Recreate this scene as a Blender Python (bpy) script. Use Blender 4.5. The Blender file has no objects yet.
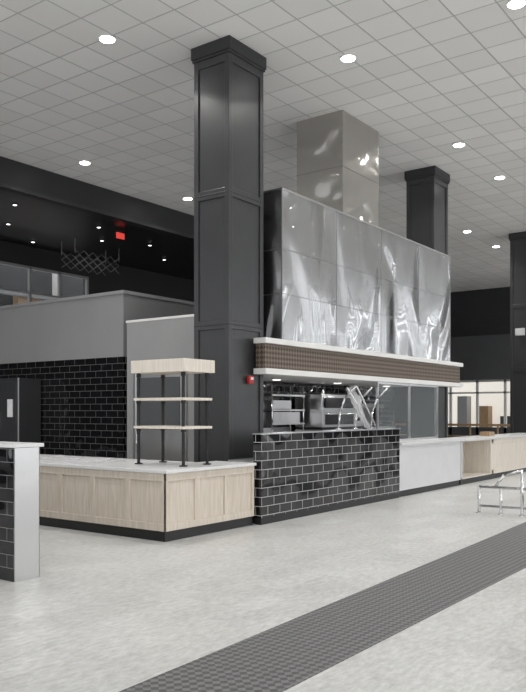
import bpy, bmesh, math, random
from mathutils import Vector, Matrix
random.seed(4)
S=bpy.context.scene
try:
    S.view_settings.view_transform='Standard'; S.view_settings.look='None'
except Exception: pass

# ------------------------------------------------ materials
def new(name):
    m=bpy.data.materials.new(name); m.use_nodes=True
    nt=m.node_tree; b=nt.nodes['Principled BSDF']; return m,nt,b
def N(nt,t,**k):
    n=nt.nodes.new(t)
    for a,v in k.items(): setattr(n,a,v)
    return n
def c4(c): return (c[0],c[1],c[2],1)
def plain(name,col,rough=.5,metal=0,nscale=6,var=.06,bump=0,spec=None):
    m,nt,b=new(name)
    g=N(nt,'ShaderNodeNewGeometry'); no=N(nt,'ShaderNodeTexNoise'); no.inputs['Scale'].default_value=nscale; no.inputs['Detail'].default_value=4
    nt.links.new(g.outputs['Position'],no.inputs['Vector'])
    r=N(nt,'ShaderNodeValToRGB'); r.color_ramp.elements[0].position=.3; r.color_ramp.elements[1].position=.7
    r.color_ramp.elements[0].color=c4([x*(1-var) for x in col]); r.color_ramp.elements[1].color=c4([min(1,x*(1+var)) for x in col])
    nt.links.new(no.outputs['Fac'],r.inputs[0]); nt.links.new(r.outputs[0],b.inputs['Base Color'])
    b.inputs['Roughness'].default_value=rough; b.inputs['Metallic'].default_value=metal
    if spec is not None: b.inputs['Specular IOR Level'].default_value=spec
    if bump:
        bu=N(nt,'ShaderNodeBump'); bu.inputs['Distance'].default_value=bump; bu.inputs['Strength'].default_value=1
        nt.links.new(no.outputs['Fac'],bu.inputs['Height']); nt.links.new(bu.outputs[0],b.inputs['Normal'])
    return m
def emis(name,col,s):
    m,nt,b=new(name); b.inputs['Base Color'].default_value=c4(col)
    b.inputs['Emission Color'].default_value=c4(col); b.inputs['Emission Strength'].default_value=s
    return m
def wallcoord(nt):
    g=N(nt,'ShaderNodeNewGeometry'); sp=N(nt,'ShaderNodeSeparateXYZ'); sn=N(nt,'ShaderNodeSeparateXYZ')
    nt.links.new(g.outputs['Position'],sp.inputs[0]); nt.links.new(g.outputs['True Normal'],sn.inputs[0])
    ax=N(nt,'ShaderNodeMath',operation='ABSOLUTE'); nt.links.new(sn.outputs[0],ax.inputs[0])
    gt=N(nt,'ShaderNodeMath',operation='GREATER_THAN'); nt.links.new(ax.outputs[0],gt.inputs[0]); gt.inputs[1].default_value=.5
    mx=N(nt,'ShaderNodeMix',data_type='FLOAT'); nt.links.new(gt.outputs[0],mx.inputs[0]); nt.links.new(sp.outputs[0],mx.inputs[2]); nt.links.new(sp.outputs[1],mx.inputs[3])
    cb=N(nt,'ShaderNodeCombineXYZ'); nt.links.new(mx.outputs[0],cb.inputs[0]); nt.links.new(sp.outputs[2],cb.inputs[1])
    return cb.outputs[0],g.outputs['Position']
def tile(name,c1,c2,mort,w,h,ms,rough,wave=.004,wscale=5,ior=1.6):
    m,nt,b=new(name); uv,pos=wallcoord(nt)
    br=N(nt,'ShaderNodeTexBrick'); nt.links.new(uv,br.inputs['Vector'])
    br.inputs['Color1'].default_value=c4(c1); br.inputs['Color2'].default_value=c4(c2); br.inputs['Mortar'].default_value=c4(mort)
    br.inputs['Scale'].default_value=1; br.inputs['Mortar Size'].default_value=ms; br.inputs['Mortar Smooth'].default_value=.1
    br.inputs['Brick Width'].default_value=w; br.inputs['Row Height'].default_value=h
    nt.links.new(br.outputs['Color'],b.inputs['Base Color'])
    mr=N(nt,'ShaderNodeMapRange'); mr.inputs[3].default_value=rough; mr.inputs[4].default_value=.7
    nt.links.new(br.outputs['Fac'],mr.inputs[0]); nt.links.new(mr.outputs[0],b.inputs['Roughness'])
    no=N(nt,'ShaderNodeTexNoise'); no.inputs['Scale'].default_value=wscale; no.inputs['Detail'].default_value=0; nt.links.new(pos,no.inputs['Vector'])
    b1=N(nt,'ShaderNodeBump'); b1.inputs['Distance'].default_value=wave*6; nt.links.new(no.outputs['Fac'],b1.inputs['Height'])
    b2=N(nt,'ShaderNodeBump',invert=True); b2.inputs['Distance'].default_value=.004; nt.links.new(br.outputs['Fac'],b2.inputs['Height'])
    nt.links.new(b1.outputs[0],b2.inputs['Normal']); nt.links.new(b2.outputs[0],b.inputs['Normal'])
    b.inputs['IOR'].default_value=ior
    return m
def steel(name,col,rough,scale,dist,detail=1.0,coat=0,bdist=None,zs=.55,rot=.35,cr=.05,distn=.8):
    m,nt,b=new(name)
    g=N(nt,'ShaderNodeNewGeometry'); mp=N(nt,'ShaderNodeMapping'); mp.inputs['Scale'].default_value=(1,1,zs); mp.inputs['Rotation'].default_value=(0,rot,0)
    nt.links.new(g.outputs['Position'],mp.inputs[0])
    no=N(nt,'ShaderNodeTexNoise'); no.inputs['Scale'].default_value=scale; no.inputs['Detail'].default_value=detail; no.inputs['Distortion'].default_value=distn
    nt.links.new(mp.outputs[0],no.inputs['Vector'])
    bu=N(nt,'ShaderNodeBump'); bu.inputs['Distance'].default_value=dist if bdist is None else bdist; nt.links.new(no.outputs['Fac'],bu.inputs['Height'])
    nt.links.new(bu.outputs[0],b.inputs['Normal'])
    b.inputs['Base Color'].default_value=c4(col); b.inputs['Metallic'].default_value=1; b.inputs['Roughness'].default_value=rough
    if coat:
        b2=N(nt,'ShaderNodeBump'); b2.inputs['Distance'].default_value=dist; nt.links.new(no.outputs['Fac'],b2.inputs['Height'])
        nt.links.new(b2.outputs[0],b.inputs['Coat Normal'])
        b.inputs['Coat Weight'].default_value=1; b.inputs['Coat IOR'].default_value=coat; b.inputs['Coat Roughness'].default_value=cr
    return m
def wood(name,c1,c2,rough=.5):
    m,nt,b=new(name)
    g=N(nt,'ShaderNodeNewGeometry'); mp=N(nt,'ShaderNodeMapping'); mp.inputs['Scale'].default_value=(14,14,1.2)
    nt.links.new(g.outputs['Position'],mp.inputs[0])
    no=N(nt,'ShaderNodeTexNoise'); no.inputs['Scale'].default_value=2.2; no.inputs['Detail'].default_value=6; no.inputs['Distortion'].default_value=.5
    nt.links.new(mp.outputs[0],no.inputs['Vector'])
    r=N(nt,'ShaderNodeValToRGB'); r.color_ramp.elements[0].position=.3; r.color_ramp.elements[1].position=.7
    r.color_ramp.elements[0].color=c4(c1); r.color_ramp.elements[1].color=c4(c2)
    nt.links.new(no.outputs['Fac'],r.inputs[0]); nt.links.new(r.outputs[0],b.inputs['Base Color']); b.inputs['Roughness'].default_value=rough
    return m
def glassy(name,col,alpha,rough=.05,bump=0):
    m,nt,b=new(name); b.inputs['Base Color'].default_value=c4(col); b.inputs['Alpha'].default_value=alpha; b.inputs['Roughness'].default_value=rough
    b.inputs['Specular IOR Level'].default_value=.9
    if bump:
        no=N(nt,'ShaderNodeTexNoise'); no.inputs['Scale'].default_value=7
        bu=N(nt,'ShaderNodeBump'); bu.inputs['Distance'].default_value=bump; nt.links.new(no.outputs['Fac'],bu.inputs['Height']); nt.links.new(bu.outputs[0],b.inputs['Normal'])
    return m

CHAR=plain('charcoal_paint',(.034,.035,.037),.34,0,3,.08)
CHARD=plain('charcoal_dark',(.021,.022,.024),.45,0,3,.08)
CHARW=plain('charcoal_wall',(.075,.078,.082),.55,0,1,.08)
BLACK=plain('black_matte',(.010,.010,.011),.6,0,3,.1)
BLACKG=plain('black_ceiling',(.010,.010,.012),.35,0,2,.2)
KICK=plain('black_toe_kick',(.012,.012,.013),.4)
GRAYW=plain('grey_wall_paint',(.26,.26,.26),.6,0,1.2,.04)
GRAYW2=plain('grey_panel',(.28,.28,.28),.5,0,1.2,.05)
TRIMW=plain('white_trim',(.72,.71,.69),.4,0,2,.03)
QUARTZ=plain('white_quartz',(.70,.70,.70),.25,0,14,.04)
WHITEP=plain('white_panel',(.64,.64,.65),.4,0,3,.03)
WOOD=wood('whitewashed_oak',(.55,.48,.40),(.68,.61,.53))
WOODC=wood('cream_oak',(.64,.58,.50),(.76,.70,.62))
RAILW=wood('brown_rail_wood',(.30,.19,.10),(.42,.28,.16))
TILE=tile('black_subway_tile',(.004,.004,.005),(.007,.007,.008),(.20,.20,.20),.30,.125,.0032,.07,.003)
TILEB=tile('black_gloss_tile_bar',(.004,.004,.005),(.007,.007,.008),(.55,.55,.55),.30,.13,.0042,.06,.0065,2.0,1.6)
STEEL=steel('wavy_stainless',(.38,.38,.385),.27,.85,.26,.2,1.75,.13,.5,.5,.06,1.5)
STEELD=steel('duct_galvanised',(.42,.40,.37),.30,1.1,.16,.2,1.7,.07,1.2,1.2,.05,1.0)
STEELS=steel('brushed_steel',(.60,.60,.60),.28,3,.004)
SEAM=steel('seam_steel',(.30,.30,.30),.5,3,.002)
TUBE=steel('tube_steel',(.75,.75,.76),.2,3,.002)
RED=plain('red_plastic',(.45,.02,.02),.4)
BLUE=plain('blue_tape',(.15,.3,.5),.5)
PLW=plain('white_plastic',(.75,.75,.75),.35)
LAMP=emis('lamp_lens',(1,.98,.95),20)
LAMPS=emis('small_lamp_lens',(1,.97,.92),3)
EXITR=emis('exit_red',(1,.08,.06),.5)
SHOPG=emis('shop_glow',(.9,.86,.78),.5)
GLOWPANE=emis('streak_glow_pane',(.95,.98,1),6)  # emission for the added panes reflected in the hood, not real daylight
GLASS=glassy('clear_glass',(.6,.65,.67),.10)
FILM=glassy('plastic_film',(.9,.9,.92),.35,.12,.03)

def weave():
    m,nt,b=new('brown_wicker_weave'); uv,pos=wallcoord(nt)
    mp=N(nt,'ShaderNodeMapping'); mp.inputs['Rotation'].default_value=(0,0,math.radians(45)); nt.links.new(uv,mp.inputs[0])
    ck=N(nt,'ShaderNodeTexChecker'); ck.inputs['Scale'].default_value=1/.055; nt.links.new(mp.outputs[0],ck.inputs['Vector'])
    ck.inputs['Color1'].default_value=(.065,.048,.036,1); ck.inputs['Color2'].default_value=(.19,.145,.11,1)
    nt.links.new(ck.outputs['Color'],b.inputs['Base Color']); b.inputs['Roughness'].default_value=.55
    bu=N(nt,'ShaderNodeBump'); bu.inputs['Distance'].default_value=.01; nt.links.new(ck.outputs['Fac'],bu.inputs['Height']); nt.links.new(bu.outputs[0],b.inputs['Normal'])
    return m
WEAVE=weave()
def ceilmat():
    m,nt,b=new('acoustic_tile_grid')
    g=N(nt,'ShaderNodeNewGeometry')
    br=N(nt,'ShaderNodeTexBrick',offset=0.0); nt.links.new(g.outputs['Position'],br.inputs['Vector'])
    br.inputs['Color1'].default_value=(.80,.795,.78,1); br.inputs['Color2'].default_value=(.87,.865,.85,1); br.inputs['Mortar'].default_value=(.50,.50,.49,1)
    br.inputs['Scale'].default_value=1; br.inputs['Mortar Size'].default_value=.011; br.inputs['Mortar Smooth'].default_value=.2
    br.inputs['Brick Width'].default_value=.62; br.inputs['Row Height'].default_value=.62
    nt.links.new(br.outputs['Color'],b.inputs['Base Color']); b.inputs['Roughness'].default_value=.7
    bu=N(nt,'ShaderNodeBump'); bu.inputs['Distance'].default_value=.01; nt.links.new(br.outputs['Fac'],bu.inputs['Height']); nt.links.new(bu.outputs[0],b.inputs['Normal'])
    return m
CEIL=ceilmat()
def floormat():
    m,nt,b=new('pale_vinyl_floor')
    g=N(nt,'ShaderNodeNewGeometry')
    br=N(nt,'ShaderNodeTexBrick'); nt.links.new(g.outputs['Position'],br.inputs['Vector'])
    br.inputs['Color1'].default_value=(0,0,0,1); br.inputs['Color2'].default_value=(1,1,1,1); br.inputs['Mortar'].default_value=(.5,.5,.5,1)
    br.inputs['Scale'].default_value=1; br.inputs['Mortar Size'].default_value=.001; br.inputs['Brick Width'].default_value=.5; br.inputs['Row Height'].default_value=.25
    mp=N(nt,'ShaderNodeMapping'); mp.inputs['Scale'].default_value=(6,14,1); mp.inputs['Rotation'].default_value=(0,0,.5)
    nt.links.new(g.outputs['Position'],mp.inputs[0])
    no=N(nt,'ShaderNodeTexNoise'); no.inputs['Scale'].default_value=1.6; no.inputs['Detail'].default_value=8; no.inputs['Roughness'].default_value=.72
    nt.links.new(mp.outputs[0],no.inputs['Vector'])
    n2=N(nt,'ShaderNodeTexNoise'); n2.inputs['Scale'].default_value=.9; n2.inputs['Detail'].default_value=3; nt.links.new(g.outputs['Position'],n2.inputs['Vector'])
    a=N(nt,'ShaderNodeMath',operation='MULTIPLY_ADD'); nt.links.new(br.outputs['Color'],a.inputs[0]); a.inputs[1].default_value=.11; nt.links.new(no.outputs['Fac'],a.inputs[2])
    a2=N(nt,'ShaderNodeMath',operation='MULTIPLY_ADD'); nt.links.new(n2.outputs['Fac'],a2.inputs[0]); a2.inputs[1].default_value=.25; nt.links.new(a.outputs[0],a2.inputs[2])
    r=N(nt,'ShaderNodeValToRGB'); e=r.color_ramp.elements
    e[0].position=.48; e[0].color=(.34,.34,.33,1); e[1].position=.86; e[1].color=(.57,.57,.555,1)
    nt.links.new(a2.outputs[0],r.inputs[0]); nt.links.new(r.outputs[0],b.inputs['Base Color'])
    b.inputs['Roughness'].default_value=.38
    return m
FLOOR=floormat()
def stripmat():
    m,nt,b=new('dark_mosaic_floor')
    g=N(nt,'ShaderNodeNewGeometry'); mp=N(nt,'ShaderNodeMapping'); mp.inputs['Rotation'].default_value=(0,0,math.radians(45)); nt.links.new(g.outputs['Position'],mp.inputs[0])
    ck=N(nt,'ShaderNodeTexChecker'); ck.inputs['Scale'].default_value=1/.045; nt.links.new(mp.outputs[0],ck.inputs['Vector'])
    ck.inputs['Color1'].default_value=(.04,.04,.04,1); ck.inputs['Color2'].default_value=(.17,.17,.17,1)
    b.inputs['Roughness'].default_value=.6
    sp=N(nt,'ShaderNodeTexNoise'); sp.inputs['Scale'].default_value=30; nt.links.new(g.outputs['Position'],sp.inputs['Vector'])
    mx=N(nt,'ShaderNodeMix',data_type='RGBA',blend_type='MULTIPLY'); mx.inputs[0].default_value=.7
    nt.links.new(ck.outputs['Color'],mx.inputs[6]); nt.links.new(sp.outputs['Fac'],mx.inputs[7])
    ad=N(nt,'ShaderNodeMix',data_type='RGBA',blend_type='ADD'); ad.inputs[0].default_value=1; nt.links.new(mx.outputs[2],ad.inputs[6]); ad.inputs[7].default_value=(.03,.03,.03,1)
    nt.links.new(ad.outputs[2],b.inputs['Base Color'])
    return m
STRIP=stripmat()

# ------------------------------------------------ mesh builder
class M:
    def __init__(s,name): s.name=name; s.bm=bmesh.new(); s.mats=[]
    def mi(s,mat):
        if mat not in s.mats: s.mats.append(mat)
        return s.mats.index(mat)
    def box(s,a,b,mat):
        x0,y0,z0=[min(p,q) for p,q in zip(a,b)]; x1,y1,z1=[max(p,q) for p,q in zip(a,b)]
        return s.prism([(x0,y0),(x1,y0),(x1,y1),(x0,y1)],z0,z1,mat)
    def prism(s,pts,z0,z1,mat):
        i=s.mi(mat); n=len(pts)
        lo=[s.bm.verts.new((p[0],p[1],z0)) for p in pts]; hi=[s.bm.verts.new((p[0],p[1],z1)) for p in pts]
        fs=[s.bm.faces.new(lo[::-1]),s.bm.faces.new(hi)]
        for k in range(n): fs.append(s.bm.faces.new((lo[k],lo[(k+1)%n],hi[(k+1)%n],hi[k])))
        for f in fs: f.material_index=i
        return lo+hi
    def cyl(s,p0,p1,r,mat,seg=14,r2=None):
        i=s.mi(mat); p0=Vector(p0); p1=Vector(p1); d=(p1-p0); L=d.length
        rot=d.to_track_quat('Z','Y').to_matrix().to_4x4(); T=Matrix.Translation((p0+p1)/2)@rot
        res=bmesh.ops.create_cone(s.bm,cap_ends=True,segments=seg,radius1=r,radius2=r if r2 is None else r2,depth=L,matrix=T)
        for v in res['verts']:
            for f in v.link_faces: f.material_index=i; f.smooth=len(f.verts)==4
    def tube(s,pts,r,mat,seg=10):
        for a,b in zip(pts[:-1],pts[1:]): s.cyl(a,b,r,mat,seg)
        i=s.mi(mat)
        for p in pts[1:-1]:
            res=bmesh.ops.create_icosphere(s.bm,subdivisions=2,radius=r,matrix=Matrix.Translation(p))
            for v in res['verts']:
                for f in v.link_faces: f.material_index=i; f.smooth=True
    def quad(s,pts,mat,nx=1,ny=1,fn=None):
        i=s.mi(mat); P=[Vector(p) for p in pts]; g=[]
        for a in range(nx+1):
            row=[]
            for b in range(ny+1):
                u=a/nx; v=b/ny
                q=P[0]*(1-u)*(1-v)+P[1]*u*(1-v)+P[2]*u*v+P[3]*(1-u)*v
                if fn: q=fn(q,u,v)
                row.append(s.bm.verts.new(q))
            g.append(row)
        for a in range(nx):
            for b in range(ny):
                f=s.bm.faces.new((g[a][b],g[a+1][b],g[a+1][b+1],g[a][b+1])); f.material_index=i; f.smooth=fn is not None
    def done(s,bevel=0):
        xs=[v.co for v in s.bm.verts]
        o=Vector(((min(v.x for v in xs)+max(v.x for v in xs))/2,(min(v.y for v in xs)+max(v.y for v in xs))/2,min(v.z for v in xs)))
        for v in s.bm.verts: v.co-=o
        s.bm.normal_update()
        me=bpy.data.meshes.new(s.name); s.bm.to_mesh(me); s.bm.free()
        for m in s.mats: me.materials.append(m)
        ob=bpy.data.objects.new(s.name,me); ob.location=o; S.collection.objects.link(ob)
        if bevel:
            md=ob.modifiers.new('bevel','BEVEL'); md.width=bevel; md.segments=2; md.limit_method='ANGLE'
        return ob

CZ=7.25
# ------------------------------------------------ shell
m=M('floor'); m.box((-8,-12,-.1),(40,20.2,0),FLOOR); m.done()
m=M('floor_strip'); m.prism([(-8,2.53),(34.7,2.53),(34.7,4.6),(9.5,3.5),(3.1,3.28),(-8,3.0)],-.001,.004,STRIP); m.done()
m=M('ceiling'); m.box((-8,-12,CZ),(34.8,14.8,CZ+.15),CEIL); m.done()
m=M('trim_bulkhead'); m.box((-8,14.8,6.58),(34.5,15.0,CZ+.15),CHARD); m.box((-8,14.77,6.58),(34.5,14.8,6.66),CHAR); m.done()
m=M('ceiling_dark'); m.box((-8,15.0,6.72),(34.5,19.99,6.84),BLACKG); m.done()
m=M('wall_back'); m.box((17.4,20,0),(34.8,20.2,6.85),BLACK); m.box((-8,20,0),(17.4,20.2,4.2),BLACK); m.box((-8,20,6.1),(17.4,20.2,6.85),BLACK); m.done()
m=M('window_1')
for i in range(9):
    x=8.2+i*1.15
    m.box((x-.035,19.95,4.2),(x+.035,20.05,6.1),GRAYW)
m.box((8.2,19.95,4.2),(17.4,20.05,4.28),GRAYW); m.box((8.2,19.95,6.02),(17.4,20.05,6.1),GRAYW); m.box((8.2,19.96,5.25),(17.4,20.04,5.31),GRAYW)
m.box((8.2,20.06,4.2),(17.4,20.08,6.1),GLASS)
m.done()
m=M('wall_beyond'); m.box((-2,23,3),(24,23.2,7),CHARD); m.box((16.6,22.6,4.4),(17.6,22.9,5.7),RAILW); m.box((15.2,22.5,3),(15.35,22.8,7),TRIMW)
m.box((18.2,22.5,3),(18.3,22.8,7),TRIMW); m.box((19,22.4,3),(19.8,22.8,5.4),GRAYW); m.box((10,22.5,5.6),(24,22.7,5.75),GRAYW); m.done()
XW=34.8
m=M('wall_right')
m.box((XW,2.5,5.1),(XW+.2,20.2,CZ+.15),CHARD)
m.box((XW-.25,2.5,3.08),(XW+.2,20.2,5.1),CHARW)
m.box((XW,-12,0),(XW+.2,2.5,3.1),CHARW); m.box((XW,-12,7.0),(XW+.2,2.5,CZ+.15),CHARD)
for k in range(7): m.box((XW,-12+k*2.2,3.1),(XW+.2,-12+k*2.2+1.6,7.0) if k<6 else (XW+.2,2.5,7.0),CHARW)
m.box((XW,16.5,0),(XW+.2,20.2,3.08),CHARD)
m.done()
m=M('added_glow_panes')  # unseen glowing panes, added to give the hood steel bright streaks
for k in range(6):
    a=-12+k*2.2+1.6
    m.box((XW+.05,a,3.1),(XW+.1,a+.6,7.0),GLOWPANE); m.box((XW,a,5.0),(XW+.12,a+.6,5.08),CHARD)
m.done()
m=M('window_2')
y=8.0
while y<16.5:
    m.box((XW,y-.06,0),(XW+.1,y+.06,3.08),TRIMW); y+=1.3
m.box((XW,2.5,2.45),(XW+.1,16.5,2.53),TRIMW); m.box((XW,2.5,2.98),(XW+.1,16.5,3.08),TRIMW); m.box((XW,2.5,0),(XW+.1,16.5,.9),CHARW)
m.done()
m=M('wall_shop'); m.box((38.5,2,0),(38.7,19,3.4),SHOPG)
for k in range(9):
    yy=6+k*1.1; m.box((37.6,yy,0),(38.2,yy+.5,1.4+.5*(k%3)),(CHARW,RAILW,GRAYW2)[k%3])
m.done()
m=M('handrail')
m.box((31.9,4,1.0),(32.02,16,1.1),RAILW); m.box((31.93,4,.55),(31.99,16,.6),RAILW); m.box((31.93,4,.12),(31.99,16,.18),RAILW)
y=4
while y<16: m.box((31.93,y,0),(31.99,y+.06,1.0),RAILW); y+=1.2
m.done()

# ------------------------------------------------ columns
def column(x,y,wx,wy):
    m=M('square_column'); x1=x+wx; y1=y+wy
    m.box((x+.025,y+.025,0),(x1-.025,y1-.025,CZ-.003),CHAR)
    st=.09
    for (a,b) in ((x,y),(x1-st,y),(x,y1-st),(x1-st,y1-st)): m.box((a,b,0),(a+st,b+st,CZ-.02),CHAR)
    for z0,z1 in ((0,.2),(2.86,3.0),(4.86,5.0),(6.9,7.03)):
        m.box((x+.003,y+.003,z0),(x1-.003,y1-.003,z1),CHAR)
    for z in (2.93,4.93): m.box((x-.004,y-.004,z-.008),(x1+.004,y1+.004,z+.008),CHARD)
    m.box((x-.035,y-.035,7.06),(x1+.035,y1+.035,CZ-.002),CHARD)
    m.box((x-.02,y-.02,7.02),(x1+.02,y1+.02,7.06),CHARD)
    return m.done(.006)
column(9.11,7.30,.88,.70)
column(16.70,7.35,.80,.70)
column(24.45,7.45,.85,.75)
m=M('fire_alarm_strobe'); m.box((9.55,7.25,2.04),(9.67,7.30,2.16),RED); m.box((9.58,7.235,2.1),(9.64,7.25,2.14),PLW); m.done(.005)
m=M('wall_speaker'); m.box((24.32,7.72,4.0),(24.45,8.0,4.22),PLW); m.done(.01)

# ------------------------------------------------ hood
hp=[(10.2,7.09),(17.0,7.09),(17.0,7.32),(16.65,7.32),(16.65,8.7),(10.2,8.7)]
m=M('exhaust_hood'); m.prism(hp,2.765,5.18,STEEL)
for z in (3.5,4.22): m.box((10.196,7.086,z-.005),(17.0,7.09,z+.005),SEAM); m.box((10.196,7.09,z-.005),(10.2,8.7,z+.005),SEAM)
for x in (11.9,13.6,15.3): m.box((x-.005,7.086,2.77),(x+.005,7.09,5.18),SEAM)
m.box((10.185,7.075,5.16),(17.0,7.1,5.19),STEELS); m.box((10.185,7.1,5.16),(10.21,8.7,5.19),STEELS)
m.box((10.19,7.083,2.77),(10.208,7.1,5.18),SEAM); m.box((16.985,7.083,2.77),(17.005,7.1,5.18),SEAM)
m.done()
m=M('exhaust_duct'); m.box((12.58,7.36,5.185),(14.0,8.39,CZ-.003),STEELD)
for z in (6.2,): m.box((12.575,7.355,z-.008),(14.005,8.395,z+.008),SEAM)
m.box((12.54,7.32,5.185),(14.04,8.43,5.22),STEELD)
m.done()
def cp(e): return [(9.72-e,7.07-e),(17.6+e,7.07-e),(17.6+e,7.33),(16.66,7.33),(16.66,8.79),(10.02,8.79),(10.02,7.27),(9.72-e,7.27)]
m=M('canopy_fascia')
m.prism(cp(.04),2.67,2.755,TRIMW); m.prism(cp(-.02),2.28,2.67,WEAVE); m.prism(cp(.04),2.19,2.28,TRIMW)
m.done(.004)
for x in (11.2,13.3,15.4):
    m=M('canopy_light'); m.cyl((x,7.9,2.17),(x,7.9,2.188),.09,TRIMW,20); m.cyl((x,7.9,2.162),(x,7.9,2.17),.07,LAMPS,20); o=m.done()
    l=bpy.data.lights.new('canopy_lamp','AREA'); l.shape='DISK'; l.size=.14; l.energy=7
    lo=bpy.data.objects.new('lamp',l); lo.location=(0,0,-.012); S.collection.objects.link(lo); lo.parent=o

# ------------------------------------------------ kitchen
m=M('wall_kitchen'); m.box((10.02,8.8,0),(17.6,8.95,2.9),TILE); m.done()
m=M('cook_line_counter')
m.box((10.3,8.0,.12),(16.4,8.7,.9),STEELS); m.box((10.3,7.95,.9),(16.4,8.75,.95),STEELS); m.box((10.3,8.72,.95),(16.4,8.78,1.3),STEELS)
for x in (10.5,12,13.5,15,16.2): m.cyl((x,8.1,0),(x,8.1,.12),.03,STEELS)
m.done(.003)
m=M('pizza_oven')
m.box((12.9,8.0,.951),(14.5,8.65,1.25),STEELS); m.box((12.9,8.0,1.3),(14.5,8.65,1.6),STEELS); m.box((12.92,8.02,1.25),(14.48,8.63,1.3),BLACK)
m.box((12.9,8.02,1.6),(14.5,8.65,1.95),STEELS)
for z in (1.0,1.35,1.68): m.box((13.0,7.985,z),(14.1,8.0,z+.2),BLACK); m.cyl((13.0,7.95,z+.21),(14.1,7.95,z+.21),.014,TUBE)
for z in (1.1,1.45,1.78): m.cyl((14.3,8.0,z),(14.3,7.96,z),.035,BLACK)
m.done(.004)
m=M('stainless_shelf_rack')
for z in (1.36,1.62,1.9): m.box((11.7,8.35,z),(12.8,8.7,z+.03),STEELS)
for x in (11.72,12.78):
    for y in (8.37,8.68): m.cyl((x,y,.952),(x,y,2.1),.015,TUBE)
m.box((11.8,8.4,1.392),(12.7,8.68,1.6),STEELS); m.box((11.8,8.4,1.66),(12.4,8.68,1.82),STEELS)
m.done()
m=M('griddle')
m.box((14.75,8.02,.951),(16.1,8.65,1.28),STEELS); m.box((14.77,8.04,1.28),(16.08,8.63,1.3),BLACK); m.box((14.75,8.62,1.28),(16.1,8.66,1.7),STEELS)
m.box((14.8,8.3,1.7),(16.05,8.66,1.78),STEELS)
m.done(.003)

# bar
m=M('tiled_bar_counter')
m.box((8.84,6.5,.1),(13.2,6.64,1.28),TILEB); m.box((8.85,6.51,0),(13.2,6.63,.1),KICK)
m.box((8.83,6.49,1.28),(13.22,6.65,1.295),STEELS)
m.box((8.9,6.64,0),(13.2,7.1,.86),BLACK); m.box((8.9,6.65,.86),(13.2,7.15,.9),STEELS); m.box((10.2,6.9,.9),(13.2,7.15,1.25),STEELS); m.box((10.2,6.65,1.25),(13.2,7.18,1.275),STEELS)
m.done()
m=M('sneeze_guard')
prof=[(7.05,1.295),(7.02,1.6),(6.92,1.85),(6.7,2.05)]
for x in (11.9,12.5,13.1):
    m.tube([(x,y,z) for y,z in prof],.018,TUBE); m.cyl((x,7.05,1.28),(x,7.05,1.31),.05,TUBE)
for (a,b) in zip(prof[:-1],prof[1:]):
    m.quad([(11.9,a[0],a[1]+.02),(13.1,a[0],a[1]+.02),(13.1,b[0],b[1]),(11.9,b[0],b[1])],GLASS)
def crumple(q,u,v):
    return q+Vector((random.uniform(-.03,.03),random.uniform(-.02,.02),random.uniform(-.02,.02)))
m.quad([(11.8,6.85,2.0),(12.05,6.82,2.06),(12.65,6.84,1.34),(12.4,6.8,1.32)],FILM,9,9,crumple)
m.tube([(11.8,6.82,2.03),(12.75,6.9,1.35)],.018,TUBE); m.tube([(12.1,6.8,2.06),(13.0,6.9,1.35)],.018,TUBE)
m.done()
m=M('glass_screen')
for x in (13.3,14.7,16.1): m.box((x-.02,7.0,1.03),(x+.02,7.04,2.18),STEELS)
m.box((13.3,7.01,1.03),(16.1,7.03,1.06),STEELS); m.box((13.3,7.01,2.14),(16.1,7.03,2.18),STEELS)
m.box((13.32,7.015,1.06),(16.08,7.022,2.14),GLASS)
m.done()
m=M('white_service_counter')
m.box((13.24,6.52,.12),(16.2,7.2,.97),WHITEP); m.box((13.24,6.55,0),(16.2,7.2,.12),KICK); m.box((13.24,6.47,.97),(16.25,7.24,1.02),QUARTZ)
m.done()
m=M('oak_cashier_counter')
x0,x1=16.28,22.5
m.box((x0,6.5,.95),(x1,7.3,1.0),QUARTZ)
m.box((x0,6.55,0),(x1,7.25,.12),KICK)
m.box((x0,6.53,.12),(x0+.06,7.25,.95),WHITEP)
m.box((x0,7.18,.12),(x1,7.25,.95),WOODC)
m.box((18.1,6.53,.12),(18.18,7.18,.95),WOODC); m.box((x0,6.53,.12),(18.1,7.18,.15),WOODC)
m.box((18.18,6.545,.12),(x1,7.18,.95),WOODC)
for a in (18.18,x1-.1): m.box((a,6.53,.12),(a+.1,6.545,.95),WOODC)
m.box((18.18,6.53,.85),(x1,6.545,.95),WOODC); m.box((18.18,6.53,.12),(x1,6.545,.22),WOODC)
m.done(.003)
m=M('cardboard_box')
m.box((19.0,6.9,1.001),(19.4,7.15,1.1),RAILW); m.done(.005)

# ------------------------------------------------ L counter
m=M('oak_panel_counter')
XE=8.78
m.prism([(6.98,6.60),(XE,6.60),(XE,7.24),(8.35,7.24),(8.35,11.2),(6.98,11.2)],.13,.835,WOOD)
m.prism([(6.99,6.61),(XE,6.61),(XE,7.23),(8.34,7.23),(8.34,11.2),(6.99,11.2)],0,.13,KICK)
m.prism([(6.94,6.54),(XE,6.54),(XE,7.27),(8.38,7.27),(8.38,11.23),(6.94,11.23)],.845,.885,QUARTZ)
def frx(y0,y1,n):
    t=.022; X=6.98
    m.box((X-t,y0,.745),(X,y1,.845),WOOD); m.box((X-t,y0,.13),(X,y1,.22),WOOD)
    w=(y1-y0)/n
    for i in range(n+1):
        c=y0+i*w; m.box((X-t,max(y0,c-.05),.22),(X,min(y1,c+.05),.745),WOOD)
def fry(x0,x1,n):
    t=.022; Y=6.60
    m.box((x0,Y-t,.745),(x1,Y,.845),WOOD); m.box((x0,Y-t,.13),(x1,Y,.22),WOOD)
    w=(x1-x0)/n
    for i in range(n+1):
        c=x0+i*w; m.box((max(x0,c-.05),Y-t,.22),(min(x1,c+.05),Y,.745),WOOD)
frx(6.578,11.2,7); fry(6.958,XE,3)
m.done(.003)
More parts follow.
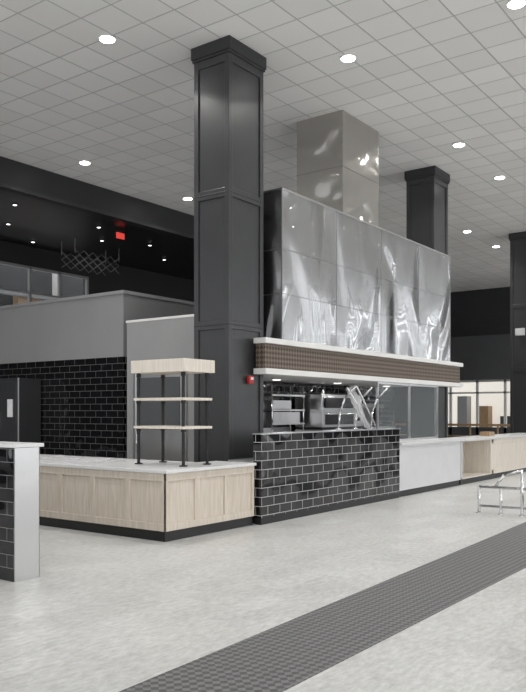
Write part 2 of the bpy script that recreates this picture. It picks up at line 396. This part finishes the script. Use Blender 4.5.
m=M('display_shelf_unit')
for a in (7.58,8.06):
    for b in (6.84,7.66):
        m.cyl((a,b,.888),(a,b,2.13),.022,BLACK,12); m.cyl((a,b,.887),(a,b,.902),.055,BLACK,16)
        for z in (1.36,1.74,2.1): m.cyl((a,b,z-.025),(a,b,z+.025),.032,BLACK,12)
m.box((7.51,6.76,2.13),(8.13,7.74,2.30),WOODC)
for z in (1.375,1.755): m.box((7.53,6.79,z),(8.11,7.71,z+.035),WOODC)
m.done(.003)
m=M('protective_film_sheet'); random.seed(2)
m.quad([(7.1,8.2,.89),(7.9,8.1,.89),(7.95,9.8,.89),(7.15,9.9,.89)],FILM,10,16,lambda q,u,v:Vector((q.x,q.y,.888+random.random()*.045))); m.done()
m=M('tape_roll'); m.cyl((7.35,10.1,.886),(7.35,10.1,.93),.06,BLUE,20); m.done()

# ------------------------------------------------ half wall left
m=M('tiled_half_wall')
m.box((4.5,6.2,0),(4.78,11,1.26),TILE); m.box((4.505,6.185,.0),(4.785,6.2,1.26),STEELS); m.box((4.78,6.185,0),(4.786,6.6,1.26),STEELS)
m.box((4.47,6.16,1.265),(4.82,11.03,1.30),QUARTZ)
m.done()
# ------------------------------------------------ kitchen block
m=M('wall_block')
m.box((10.0,10.5,2.62),(20,16,3.78),GRAYW); m.box((10.0,10.5,0),(20,16,2.62),TILE)
m.box((9.97,10.47,3.78),(20,16.03,3.84),GRAYW2)
m.done()
m=M('wall_block_return')
m.box((9.8,8.03,0),(9.99,10.2,3.2),GRAYW2); m.box((9.795,8.03,3.2),(10.0,10.22,3.24),TRIMW)
m.done()
m=M('door_1')
m.box((9.76,8.75,0),(9.795,8.8,2.3),STEELS); m.box((9.76,9.95,0),(9.795,10.0,2.3),STEELS); m.box((9.76,8.75,2.3),(9.795,10.0,2.35),STEELS)
m.box((9.775,8.8,0),(9.795,9.95,2.3),STEELS); m.box((9.765,8.9,1.3),(9.775,9.85,2.2),CHARW); m.cyl((9.74,9.9,.9),(9.74,9.9,1.2),.012,TUBE)
m.done()
m=M('corner_guard'); m.box((9.9,10.24,0),(9.99,10.3,2.25),PLW); m.box((9.88,10.23,1.0),(9.99,10.31,1.12),BLACK); m.done()
m=M('reach_in_refrigerator')
m.box((9.45,12.85,.12),(9.98,14.2,2.27),CHAR); m.box((9.41,12.88,.2),(9.45,13.5,2.2),CHAR); m.box((9.41,13.54,.2),(9.45,14.17,2.2),CHAR)
m.box((9.43,12.84,.12),(9.46,12.87,2.27),STEELS)
for y in (13.44,13.6): m.cyl((9.38,y,1.0),(9.38,y,1.6),.014,TUBE)
m.box((9.39,12.98,1.5),(9.41,13.14,1.85),PLW)
for a in (9.5,9.9):
    for b in (12.95,14.1): m.cyl((a,b,0),(a,b,.12),.03,BLACK)
m.done(.004)
m=M('exit_sign'); m.box((15.0,16.0,6.44),(15.28,16.04,6.60),EXITR); m.box((15.13,16.01,6.6),(15.16,16.03,6.72),BLACK); m.done()
m=M('hanging_lattice')
for i in range(5):
    for s in (-1,1):
        for yy in (18.0,18.6):
            x=15.2+i*.35
            for zz in (6.05,6.29): m.cyl((x,yy,zz-.12*s),(x+.35,yy,zz+.12*s),.009,GRAYW,6)
for yy in (18.0,18.6): m.cyl((15.2,yy,6.3),(15.2,yy,6.72),.01,GRAYW,6); m.cyl((16.95,yy,6.3),(16.95,yy,6.72),.01,GRAYW,6)
m.done()
for i,(x,y) in enumerate(((14.6,16.3),(14.7,19.3),(15.8,17.5),(11.8,16.2),(17.1,16.8),(12.9,18.0),(19,18))):
    m=M('small_downlight'); m.cyl((x,y,6.69),(x,y,6.719),.07,CHARD,20); m.cyl((x,y,6.683),(x,y,6.69),.05,LAMPS,20); m.done()

# ------------------------------------------------ handrail at right
m=M('stainless_handrail')
x=11.95; ay,by=1.6,4.5
m.tube([(x,by,.02),(x,by,.42),(x,ay,.42)],.024,TUBE)
m.tube([(x,by,.12),(x,ay,.12)],.02,TUBE)
for y in (by,4.15,3.82,3.0,2.0): m.cyl((x,y,0),(x,y,.012),.055,TUBE)
m.cyl((x,4.15,0),(x,4.15,.42),.022,TUBE)
for y in (3.82,3.0,2.0): m.cyl((x,y,0),(x,y,.72),.026,TUBE)
m.tube([(x,4.25,.42),(x,4.1,.62),(x,3.82,.70),(x,ay,.72)],.022,TUBE)
m.done()

# ------------------------------------------------ lamps
def downlight(x,y,p=58):
    m=M('recessed_downlight')
    m.cyl((x,y,CZ-.025),(x,y,CZ-.001),.135,TRIMW,28); m.cyl((x,y,CZ-.032),(x,y,CZ-.025),.11,LAMP,28)
    o=m.done()
    l=bpy.data.lights.new('downlight_lamp','AREA'); l.shape='DISK'; l.size=.26; l.energy=p; l.color=(1,.985,.96); l.spread=math.radians(130)
    lo=bpy.data.objects.new('lamp',l); lo.location=(0,0,-.012); S.collection.objects.link(lo); lo.parent=o
vis=[(8.07,8.82),(10.77,6.2),(11.77,13.6),(15.35,13.7),(15.64,6.33),(18.4,6.42),(23.3,9.16),(26.0,9.2),(10.7,3.5)]
added=[(5.5,3.5),(5.5,8.8),(1,5),(1,0),(5.5,-1.5),(10.7,-1.5),(15.6,3.0),(20.5,3.0),(15.6,-2),(25,3),(21,-2),(4,12.5),(30,4),(30,-2),(30,9.5)]  # extra downlights out of view, added to light the room and the steel
for p in vis+added: downlight(*p)

w=bpy.data.worlds.new('world'); S.world=w; w.use_nodes=True
bg=w.node_tree.nodes['Background']; bg.inputs[0].default_value=(.97,.98,1,1); bg.inputs[1].default_value=1.75

cd=bpy.data.cameras.new('camera'); co=bpy.data.objects.new('camera',cd); S.collection.objects.link(co)
co.location=(0,0,1.6); co.rotation_euler=(math.radians(90),0,math.radians(36.2-90))
cd.sensor_fit='AUTO'; cd.sensor_width=36; cd.lens=776/692*36; cd.shift_y=66/692; cd.clip_end=200
S.camera=co
